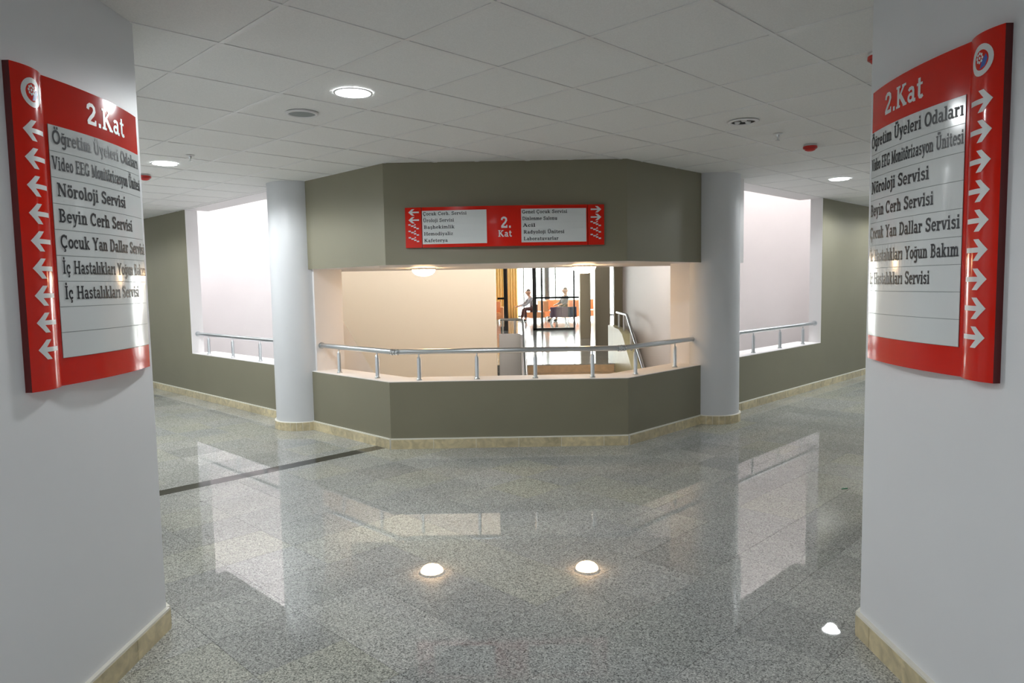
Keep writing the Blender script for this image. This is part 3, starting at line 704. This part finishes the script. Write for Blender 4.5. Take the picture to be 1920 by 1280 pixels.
# ------------------------------------------------------------------ wide sign on the bay header
def wide_sign():
    X0, X1, Z0, Z1 = -0.957, 0.862, 1.872, 2.236
    t = thing('directory_sign', 'wide red and white directory sign on the olive header above the bay opening', 'sign', (X0, YF, Z0))
    Wd, Hh = X1 - X0, Z1 - Z0
    def surf(s, z, off=0.0):
        q = 2 * s / Wd - 1; return (s, -(0.022 + 0.05 * (1 - q * q) + off), z)
    def body(name, s0, s1, n, off=0.0):
        b = MB(); ss = [s0 + (s1 - s0) * k / n for k in range(n + 1)]
        b.grid([[surf(s, z, off) for s in ss] for z in (0, Hh)], 0, True)
        for z in (0, Hh): b.grid([[surf(s, z, off) for s in ss], [(s, 0, z) for s in ss]], 0, False)
        for s in (s0, s1): b.poly([surf(s, 0, off), (s, 0, 0), (s, 0, Hh), surf(s, Hh, off)], 1)
        return b.build(name, ['red', 'redside'], t)
    SW = 0.150
    la = body('arrow_strip', 0, SW, 4, 0.004); ra = body('arrow_strip', Wd - SW, Wd, 4, 0.004); mp = body('main_panel', SW + 0.004, Wd - SW - 0.004, 24)
    for st_, c, d in ((la, SW / 2 + 0.005, -1), (ra, Wd - SW / 2, 1)):
        for z in (0.320, 0.250): put_quads('arrow', arrow_polys(c, z, 0.098, 0.058, d), surf, 'wletter', st_, 0.0062)
        for k in range(3):
            zz = 0.202 - 0.058 * k; pl = []
            for q in range(4): pl += rect_polys(c - 0.052 + 0.025 * q, zz - 0.0115 * q, c - 0.052 + 0.025 * q + 0.022, zz - 0.0115 * q + 0.0125)
            pl += [[(c - 0.006, zz - 0.004), (c + 0.002, zz - 0.004), (c + 0.014, zz + 0.008), (c + 0.006, zz + 0.008)], [(c + 0.002, zz + 0.012), (c + 0.016, zz + 0.012), (c + 0.016, zz - 0.001)]]
            put_quads('stair_symbol', pl, surf, 'wletter', st_, 0.0062)
    put_text('numeral_lettering', '2.', surf, 0.872, 0.165, 0.098, 0.098, 'wletter', mp)
    put_text('heading_lettering', 'Kat', surf, 0.848, 0.085, 0.125, 0.058, 'wletter', mp)
    L = [('Çocuk Cerh. Servisi', 0.400, 0.008), ('Üroloji Servisi', 0.285, 0.008), ('Başhekimlik', 0.283, 0.014), ('Hemodiyaliz', 0.268, 0.014), ('Kafeterya', 0.217, 0.014)]
    Rr = [('Genel Çocuk Servisi', 0.412, 0.008), ('Dinlenme Salonu', 0.318, 0.010), ('Acil', 0.116, 0.012), ('Radyoloji Ünitesi', 0.372, 0.020), ('Laboratuvarlar', 0.318, 0.020)]
    for s0, s1, rows in ((-0.80 - X0, -0.211 - X0, L), (0.103 - X0, 0.697 - X0, Rr)):
        z1 = 0.332; rh = 0.0604
        sheet(surf, s0, s1, z1 - 5 * rh, z1, 0.0012, 10).build('strip_backing', 'panel', t)
        for k, (txt, wd, ind) in enumerate(rows):
            zb = z1 - rh * (k + 1)
            st_ = sheet(surf, s0, s1, zb + 0.0004, zb + rh - 0.0004, 0.003, 10).build('name_strip', 'panel', t)
            put_text('word', txt, surf, s0 + ind, zb + 0.018, wd, 0.031, 'letter', st_, 0.0042)
wide_sign()

# ------------------------------------------------------------------ ceiling fixtures
def fixture_at(i, j): c = gij(i, j); return (c.x, c.y, CEIL)
def downlight(label, loc, group=None, power=105):
    t = thing('downlight', label, 'light', loc, 0, group)
    b = MB(); b.lathe([(0.099, -0.001), (0.101, -0.005), (0.110, -0.004), (0.113, 0.0)], n=32); b.build('trim_ring', 'trim', t)
    b = MB(); n = 32
    b.poly([(0.100 * math.cos(-2 * math.pi * k / n), 0.100 * math.sin(-2 * math.pi * k / n), -0.003) for k in range(n)]); b.build('lens', 'lamp', t)
    l = bpy.data.lights.new('downlight_beam', 'SPOT'); l.energy = power; l.color = (0.95, 0.985, 1.0)
    l.spot_size = math.radians(168); l.spot_blend = 0.32; l.shadow_soft_size = 0.07
    o = bpy.data.objects.new('beam', l); COL.objects.link(o); o.parent = t; o.location = (0, 0, -0.012)
downlight('bright round downlight in the ceiling nearest the camera', fixture_at(-0.5, 1.5), power=120)
downlight('bright round downlight in the ceiling beside the left pillar sign', fixture_at(-0.45, 6.6), power=128)
downlight('small bright round downlight above the right side opening', fixture_at(9.55, 0.6), power=75)
for q in ((-0.5, 9.3), (-0.5, 12.5), (-0.5, 17.5), (12.4, 0.5), (15.5, 0.5), (20.5, 0.5)): downlight('%s round ceiling downlight along the %s side corridor beyond the pillars' % ('nearest' if max(q) < 12.45 else 'middle' if max(q) < 16 else 'farthest', 'left' if q[0] < 0 else 'right'), fixture_at(*q), 'corridor downlights out of view', 105 if q[0] < 0 else 88)
for x, y in ((-0.45, 0.3), (-0.45, -2.6), (-0.45, -5.4)): downlight('%s unseen round downlight added as fill behind the camera' % {0.3: 'nearest', -2.6: 'middle', -5.4: 'farthest'}[y], (x, y, CEIL), 'added fill downlights behind the camera', 68)  # unseen lamps, added as fill light from behind
def speaker(loc):
    t = thing('ceiling_speaker', 'round ceiling speaker with grey grille and white rim', 'speaker', loc)
    b = MB(); b.lathe([(0.083, -0.004), (0.086, -0.010), (0.100, -0.008), (0.104, 0.0)], n=36); b.build('rim', 'trim', t)
    b = MB(); b.lathe([(0.0, -0.007), (0.05, -0.006), (0.084, -0.004)], n=36); b.build('grille', 'grille', t)
speaker(fixture_at(-0.46, 2.55))
def gimbal(loc):
    t = thing('spot_fixture', 'unlit round ceiling spotlight with dark recess and small bulbs', 'light', loc)
    b = MB(); b.lathe([(0.080, -0.002), (0.084, -0.008), (0.104, -0.006), (0.108, 0.0)], n=36); b.build('rim', 'trim', t)
    b = MB(); b.lathe([(0.0, 0.003), (0.081, 0.003), (0.081, -0.002)], n=36); b.build('recess', 'dark', t)
    for k in range(3):
        a = math.radians(20 + 120 * k); b = MB()
        b.lathe([(0.0, -0.012), (0.014, -0.010), (0.020, -0.004), (0.020, 0.003)], (0.042 * math.cos(a), 0.042 * math.sin(a), 0), 14); b.build('bulb', 'bulb', t)
gimbal(fixture_at(3.6, -0.45))
def sprinkler(label, loc):
    t = thing('sprinkler_head', label, 'sprinkler', loc)
    b = MB(); b.lathe([(0.010, -0.006), (0.030, -0.005), (0.036, 0.0)], n=20); b.build('escutcheon', 'trim', t)
    b = MB(); b.lathe([(0.011, 0.0), (0.011, -0.018), (0.006, -0.024), (0.005, -0.044), (0.008, -0.046)], n=12); b.build('body', 'chrome', t)
    b = MB(); b.lathe([(0.0, -0.050), (0.016, -0.049), (0.016, -0.046), (0.0, -0.045)], n=16); b.build('deflector', 'chrome', t)
sprinkler('small chrome sprinkler head in the ceiling near the left side downlight', fixture_at(-0.42, 5.72))
sprinkler('small chrome sprinkler head in the ceiling near the unlit spotlight', fixture_at(4.61, -0.42))
def detector(label, loc):
    t = thing('fire_detector', label, 'detector', loc)
    b = MB(); b.lathe([(0.0, -0.012), (0.050, -0.012), (0.052, 0.0)], n=28); b.build('base', 'trim', t)
    b = MB(); b.lathe([(0.056, -0.012), (0.057, -0.028), (0.045, -0.034), (0.040, -0.044), (0.022, -0.052), (0.0, -0.053)], n=28); b.build('head', 'detector', t)
    b = MB(); b.lathe([(0.0505, -0.033), (0.053, -0.0315), (0.0505, -0.030)], n=28); b.build('vent_slot', 'redside', t)
detector('red fire detector on the ceiling right beside the left pillar sign', fixture_at(-0.32, 7.85))
detector('red fire detector on the ceiling right of the sprinkler by the spotlight', fixture_at(5.69, -0.40))
detector('red fire detector half hidden behind the right pillar at ceiling height', fixture_at(2.10, -2.42))

# dome lamps under the header soffit
def dome(label, loc):
    t = thing('dome_lamp', label, 'light', loc)
    b = MB(); b.lathe([(0.0, 0.0), (0.136, 0.0), (0.138, -0.012), (0.128, -0.020)], n=36); b.build('rim', 'trim', t)
    b = MB(); b.lathe([(0.128, -0.020), (0.118, -0.045), (0.092, -0.070), (0.05, -0.086), (0.0, -0.090)], n=36); b.build('glass_dome', 'dome', t)
dome('warm lit glass dome lamp under the soffit on the left', (-0.955, 7.80, HEAD))
dome('warm lit glass dome lamp under the soffit on the right', (0.806, 7.80, HEAD))

# ------------------------------------------------------------------ stairwell seen through the bay
b = MB(); b.box(-3.20, 11.0, -3, -0.24, 11.25, 3.4); b.build('wall_stairwell_back', 'beige', **ST)
b = MB(); b.box(2.25, 8.4, -3, 2.40, 14.3, 3.4); b.build('wall_stairwell_right', 'pinkwhite', **ST)
b = MB(); b.box(-2.90, 11.25, -3, -2.75, 13.4, 3.4); b.build('wall_stairwell_left', 'white', **ST)
b = MB(); b.box(-3.0, 13.50, -3.2, 3.0, 13.65, -0.25); b.build('wall_stairwell_under', 'white', **ST)
b = MB(); b.box(2.40, 12.2, -3.0, 2.75, 12.4, 3.4); b.build('wall_stairwell_corner', 'pinkwhite', **ST)
b = MB(); b.box(-2.75, 8.8, 3.3, 2.75, 14.4, 3.4); b.build('ceiling_stairwell', 'white', **ST)
def slab_yz(name, x0, x1, pts, mat, parent=None, **tags):
    bb = MB(); a = [(x0, y, z) for y, z in pts]; c = [(x1, y, z) for y, z in pts]; n = len(pts)
    bb.poly(a); bb.poly(list(reversed(c)))
    for k in range(n): bb.poly([a[k], c[k], c[(k + 1) % n], a[(k + 1) % n]])
    me = bb.mesh(name, [mat]); bm = bmesh.new(); bm.from_mesh(me); bmesh.ops.recalc_face_normals(bm, faces=bm.faces); bm.to_mesh(me); bm.free()
    return link(name, me, parent, **tags)
# flight rising towards us on the left: its solid balustrade
slab_yz('wall_stair_rising', -2.15, -2.0, [(10.7, 0.02), (10.28, 0.22), (8.47, 1.09), (8.3, 1.17), (8.3, -1), (10.7, -1)], 'white', **ST)
# side of an upper flight against the right wall
slab_yz('wall_stair_upper', 2.17, 2.25, [(11.13, 1.775), (10.23, 1.307), (8.85, 0.62), (8.85, 3.3), (13.9, 3.3)], 'pinkwhite', **ST)
# main flight down from the foyer
stair = thing('staircase', 'beige marble stair flight descending from the bright foyer landing', 'stairs', (1.1, 13.4, 0))
for k in range(12):
    t = MB(); z = -0.15 * k; y = -0.30 * k
    t.box(-0.83, y - 0.30, z - 0.30, 0.84, y - 0.001, z - 0.15); t.build('step', 'wood', stair)
t = MB(); t.box(-0.83, -0.012, -0.15, 0.84, 0.0, -0.02); t.build('riser', 'wood', stair)
b = MB(); b.box(-6.0, 13.4, -0.25, 9.0, 34.2, 0.0); b.build('floor_foyer', 'granite2', **ST)
slab_yz('wall_stair_parapet_right', 1.95, 2.10, [(14.3, -0.2), (14.3, 0.68), (12.9, 0.68), (12.5, 0.62), (9.5, -0.85), (9.5, -1.6), (12.9, -0.2)], 'stairwall', **ST)
b = MB(); b.box(-0.24, 13.28, -1.0, 0.16, 13.40, 0.60); b.build('wall_stair_parapet_front', 'white', **ST)
slab_yz('wall_stair_parapet_left', 0.16, 0.26, [(13.4, -0.2), (13.4, 0.58), (12.9, 0.45), (9.9, -1.0), (9.9, -1.6), (12.9, -0.3)], 'white', **ST)
def stair_rail(label, pts, posts, mat='steel'):
    t = thing('stair_handrail', label, 'handrail', pts[0]); o = Vector(pts[0])
    b = MB(); b.tube([Vector(p) - o for p in pts], 0.024, 12); b.build('rail', mat, t)
    for x, y, z0, z1 in posts:
        b = MB(); b.tube([(x - o.x, y - o.y, z0 - o.z), (x - o.x, y - o.y, z1 - o.z)], 0.018, 10); b.build('post', mat, t)
stair_rail('steel stair handrail sloping down at the right beyond the bay', [(2.03, 13.6, 0.96), (2.03, 12.50, 0.96), (2.03, 12.40, 0.94), (2.03, 10.3, -0.09), (2.03, 9.6, -0.43)],
           [(2.03, 13.35, 0.66, 0.95), (2.03, 12.75, 0.66, 0.95), (2.03, 12.0, 0.37, 0.73), (2.03, 11.0, -0.12, 0.25)])
stair_rail('white-lit steel handrail on the low white parapet beside the cream wall', [(-0.22, 13.34, 0.87), (0.12, 13.34, 0.87), (0.20, 13.30, 0.86), (0.21, 13.2, 0.80), (0.21, 10.2, -0.62)],
           [(-0.17, 13.34, 0.59, 0.86), (0.06, 13.34, 0.59, 0.86), (0.21, 12.5, 0.25, 0.47), (0.21, 11.3, -0.33, -0.1)], 'chrome')
b = MB(); b.box(2.08, 14.3, 0, 2.45, 14.45, 3.2); b.build('trim_1', 'trimolive', **ST)

# ------------------------------------------------------------------ foyer beyond
b = MB(); b.box(-6.0, 13.4, 3.2, 9.0, 34.2, 3.35); b.build('ceiling_foyer', 'white', **ST)
b = MB(); b.box(-6.2, 13.4, 0, -6.0, 34.2, 3.2); b.build('wall_foyer_left', 'white', **ST)
b = MB(); b.box(9.0, 13.4, 0, 9.2, 34.2, 3.2); b.build('wall_foyer_right', 'white', **ST)
b = MB(); b.box(2.45, 14.3, -1, 9.0, 14.45, 3.2); b.build('wall_foyer_front_right', 'white', **ST)
b = MB(); b.box(-6.0, 13.4, -1, -2.75, 13.55, 3.2); b.build('wall_foyer_front_left', 'white', **ST)
# glazed front
b = MB()
b.box(-6, 33.85, 0, 9, 33.95, 0.06); b.box(-6, 33.85, 3.1, 9, 33.95, 3.2)
win = b.build('window_1', 'postgrey', **ST)
xs = [-6, -3.5, -1.2, 0.6, 2.12, 3.6, 5.2, 7.0, 9.0]
for x in xs:
    t = MB(); t.box(x - 0.03, 33.85, 0.06, x + 0.03, 33.95, 3.1); t.build('mullion', 'postgrey', win)
for x0, x1 in zip(xs[:-1], xs[1:]):
    t = MB(); t.box(x0 + 0.03, 33.895, 0.06, x1 - 0.03, 33.905, 3.1); t.build('pane', 'glass', win)
gr = thing('guard_rail', 'thin grey guard rail along the far glazed front of the foyer', 'railing', (0.6, 33.3, 0))
t = MB(); t.tube([(0.05, 0, 1.0), (3.0, 0, 1.0)], 0.02, 10); t.build('rail', 'postgrey', gr)
for x in (0.08, 1.5, 2.95):
    t = MB(); t.tube([(x, 0, 0), (x, 0, 1.0)], 0.018, 8); t.build('post', 'postgrey', gr)
b = MB(); b.lathe([(0.125, 0), (0.125, 3.2)], (1.62, 32.0, 0), 24); b.build('column_foyer', 'postgrey', **ST)
# stainless clad columns
for nm, x0, x1, y0 in (('wall_clad_1', 1.92, 2.22, 19.8), ('wall_clad_2', 1.94, 2.29, 16.4)):
    b = MB(); b.box(x0, y0, 0, x1, y0 + 0.35, 3.2); b.build(nm, 'clad', **ST)
# glazed doors
def gdoor(nm, x0, x1, y, full):
    fr = MB(); h_ = 2.5
    fr.box(x0, y, 0.0, x0 + 0.13, y + 0.08, h_); fr.box(x1 - 0.05, y, 0.0, x1, y + 0.08, h_)
    if full: fr.box(x0 + 0.28, y + 0.10, 0.0, x0 + 0.35, y + 0.17, h_)
    fr.box(x0, y, 0.0, x1, y + 0.08, 0.07); fr.box(x0, y, h_ - 0.1, x1, y + 0.08, h_)
    d = fr.build(nm, 'frame', **ST)
    t = MB(); t.tube([(x0 + 0.05, y - 0.03, 1.08), (x1 + (0.2 if full else 0), y - 0.03, 1.08)], 0.035, 10); t.build('push_bar', 'frame', d)
    t = MB(); t.box(x0 + 0.13, y + 0.03, 0.07, x1 - 0.05, y + 0.04, h_ - 0.1); t.build('pane', 'glass', d)
gdoor('door_1', 0.71, 2.12, 23.6, True)
b = MB(); b.box(-0.25, 23.6, 0, -0.12, 23.68, 2.5); b.box(-0.37, 23.6, 0, -0.25, 23.68, 0.14)
d2 = b.build('door_2', 'frame', **ST)
t = MB(); t.tube([(-0.46, 23.57, 1.08), (-0.2, 23.57, 1.08)], 0.035, 10); t.build('push_bar', 'frame', d2)
# curtain
b = MB(); rows = []
for z in (0.0, 3.2):
    rows.append([(-0.75 + 0.01 * k, 31.2 + 0.05 * math.sin(k * 0.55), z) for k in range(0, 106)])
b.grid(rows, 0, True)
cu = b.build('curtain', 'curtain', label='pale yellow floor length curtain at the far left of the foyer', category='curtain')
so = cu.modifiers.new('thick', 'SOLIDIFY'); so.thickness = 0.01

def sofa(label, x, y, w_, mat='orange', rz=0.0, group='orange foyer sofas', arms=True):
    t = thing('sofa', label, 'sofa', (x, y, 0), rz, group)
    def rb(nm, *bx):
        q = MB(); q.box(*bx); ob = q.build(nm, mat, t); bv = ob.modifiers.new('bevel', 'BEVEL'); bv.width = 0.03; bv.segments = 3
    rb('seat', -w_ / 2, -0.35, 0.14, w_ / 2, 0.26, 0.37); rb('backrest', -w_ / 2, 0.22, 0.40, w_ / 2, 0.42, 0.84)
    if arms: rb('armrest', -w_ / 2 - 0.12, -0.35, 0.12, -w_ / 2, 0.40, 0.62)
    if arms: rb('armrest', w_ / 2, -0.35, 0.12, w_ / 2 + 0.12, 0.40, 0.62)
    for sx in (-1, 1):
        for sy in (-0.28, 0.33):
            q = MB(); q.tube([(sx * (w_ / 2 - 0.06), sy, 0.0), (sx * (w_ / 2 - 0.06), sy, 0.17)], 0.02, 8); q.build('leg', 'chrome', t)
sofa('orange sofa behind the glass door where a person leans forward', 1.02, 29.75, 0.9, rz=math.radians(-75), arms=False)
sofa('orange sofa carrying the person in the grey shirt', 2.30, 29.76, 0.9, rz=math.radians(-62), arms=False)
sofa('long orange sofa against the far glazing behind both people', 2.6, 31.0, 2.2)
sofa('orange sofa at the far left edge of the foyer view', -0.95, 29.2, 1.0)
def armchair(label, x, y, w_, mat):
    t = thing('armchair', label, 'chair', (x, y, 0))
    for nm, bx in (('backrest', (-w_ / 2, -0.30, 0.28, w_ / 2, -0.18, 0.66)), ('seat', (-w_ / 2, -0.20, 0.28, w_ / 2, 0.32, 0.42))):
        q = MB(); q.box(*bx); ob = q.build(nm, mat, t); bv = ob.modifiers.new('bevel', 'BEVEL'); bv.width = 0.025; bv.segments = 3
    for sx in (-1, 1):
        for sy in (-0.26, 0.28):
            q = MB(); q.tube([(sx * (w_ / 2 - 0.10), sy * 0.8, 0.29), (sx * (w_ / 2 - 0.02), sy, 0.0)], 0.016, 8); q.build('leg', 'chrome', t)
armchair('purple low-backed armchair with splayed metal legs in the foyer', 1.80, 27.0, 0.66, 'purple')
armchair('navy low-backed armchair beside the purple one', 2.30, 27.05, 0.32, 'navy')

# seated people, one continuous skinned body each
def skin_obj(name, verts, edges, radii, mat, parent, root=0, sub=2):
    me = bpy.data.meshes.new(name); me.from_pydata(verts, edges, []); me.materials.append(M[mat])
    ob = link(name, me, parent)
    sk = ob.modifiers.new('skin', 'SKIN'); sk.use_smooth_shade = True
    for k, r in enumerate(radii):
        d = me.skin_vertices[0].data[k]; d.radius = (r, r) if not isinstance(r, tuple) else r; d.use_root = (k == root)
    ss = ob.modifiers.new('sub', 'SUBSURF'); ss.levels = 1; ss.render_levels = sub
    return ob
def person(label, loc, rz, lean, shirt, trousers, arm_reach):
    """built facing -x locally, seat height 0.45"""
    t = thing('person', label, 'person', loc, rz)
    hip = Vector((0, 0, 0.54)); ch = hip + Vector((-math.sin(lean) * 0.42, 0, math.cos(lean) * 0.42)); nk = hip + Vector((-math.sin(lean) * 0.56, 0, math.cos(lean) * 0.56))
    hd = nk + Vector((-0.04, 0, 0.14))
    V, E, Rr = [], [], []
    def add(p, r, link_to=None):
        V.append(tuple(p)); Rr.append(r)
        if link_to is not None: E.append((link_to, len(V) - 1))
        return len(V) - 1
    i0 = add(hip, (0.125, 0.15)); i1 = add(hip.lerp(ch, 0.5), (0.115, 0.135), i0); i2 = add(ch, (0.12, 0.15), i1); i3 = add(nk, 0.06, i2)
    i4 = add(nk.lerp(hd, 0.45), 0.075, i3); i5 = add(hd, (0.175, 0.15), i4); add(hd + Vector((0.01, 0, 0.08)), (0.16, 0.14), i5)
    parts = {}
    for s in (-1, 1):
        sh = ch + Vector((0, s * 0.19, 0.03)); elb = sh + Vector((-0.10 - arm_reach * 0.15, s * 0.05, -0.26)); wr = elb + Vector((-0.20 - arm_reach * 0.05, -s * 0.06, -0.05)); hn = wr + Vector((-0.08, 0, -0.02))
        a = add(sh, 0.055, i2); c = add(elb, 0.042, a); d = add(wr, 0.030, c); e = add(hn, (0.036, 0.022), d)
        for f in range(4): add(hn + Vector((-0.075 + 0.008 * abs(f - 1), (f - 1.5) * 0.021, -0.03)), 0.0085, e)
        add(wr + Vector((-0.06, -s * 0.045, 0.0)), 0.010, d)
        hp = hip + Vector((-0.04, s * 0.10, -0.01)); kn = Vector((-0.46, s * 0.14, 0.50)); an = Vector((-0.44 - 0.10 * (s > 0), s * 0.14, 0.09)); toe = an + Vector((-0.17, s * 0.02, -0.055))
        a2 = add(hp, 0.088, i0); b2 = add(kn, 0.062, a2); c2 = add(an, 0.042, b2); add(toe, 0.034, c2)
        parts[s] = (sh, elb, wr, hp, kn, an, toe)
    skin_obj('body', V, E, Rr, 'skin', t)
    # shirt
    V2 = [tuple(hip + Vector((0, 0, 0.02))), tuple(hip.lerp(ch, 0.5)), tuple(ch), tuple(ch.lerp(nk, 0.6))]; E2 = [(0, 1), (1, 2), (2, 3)]; R2 = [(0.135, 0.165), (0.128, 0.15), (0.132, 0.165), 0.075]
    for s in (-1, 1):
        sh, elb, wr = parts[s][:3]; n = len(V2)
        V2 += [tuple(sh), tuple(elb), tuple(elb.lerp(wr, 0.8))]; R2 += [0.068, 0.054, 0.040]; E2 += [(2, n), (n, n + 1), (n + 1, n + 2)]
    skin_obj('shirt', V2, E2, R2, shirt, t)
    V3 = [tuple(hip + Vector((0, 0, -0.01)))]; E3 = []; R3 = [(0.14, 0.17)]
    for s in (-1, 1):
        hp, kn, an, toe = parts[s][3:]; n = len(V3)
        V3 += [tuple(hp), tuple(kn), tuple(kn.lerp(an, 0.9))]; R3 += [0.100, 0.075, 0.060]; E3 += [(0, n), (n, n + 1), (n + 1, n + 2)]
    skin_obj('trousers', V3, E3, R3, trousers, t)
    for s in (-1, 1):
        an, toe = parts[s][5:]
        skin_obj('shoe', [tuple(an + Vector((0.03, 0, -0.045))), tuple(an.lerp(toe, 0.5) + Vector((0, 0, -0.02))), tuple(toe)], [(0, 1), (1, 2)], [0.045, 0.046, 0.036], 'shoe', t)
    b = MB(); rows = []
    for a in range(7):
        th = math.radians(8 + a * 13)
        rows.append([(hd.x + 0.022 + 0.104 * math.sin(th) * math.cos(p), hd.y + 0.090 * math.sin(th) * math.sin(p), hd.z + 0.045 + 0.125 * math.cos(th)) for p in [2 * math.pi * k / 16 for k in range(16)]])
    b.grid(rows, 0, True, True); b.poly(rows[0]); b.build('hair', 'hair', t)
    return t
person('person in pale shirt and brown trousers leaning forward on the orange sofa', (0.98, 29.75, 0.0), 0.26, 0.45, 'shirtb', 'trouser', 1.0)
person('person in dark grey shirt sitting back behind the purple armchair', (2.20, 29.70, 0.0), 0.49, -0.18, 'shirtg', 'trouserg', 0.2)

# small green scrap on the floor
c = (3.0 * 0 + 2.37, 5.02)
b = MB(); b.prism([(0, 0), (0.05, 0.012), (0.052, 0.022), (0.004, 0.014)], 0.0, 0.004)
b.build('paper_scrap', 'green', loc=(c[0], c[1], 0.0003), label='tiny green scrap lying on the granite floor at the right', category='litter')
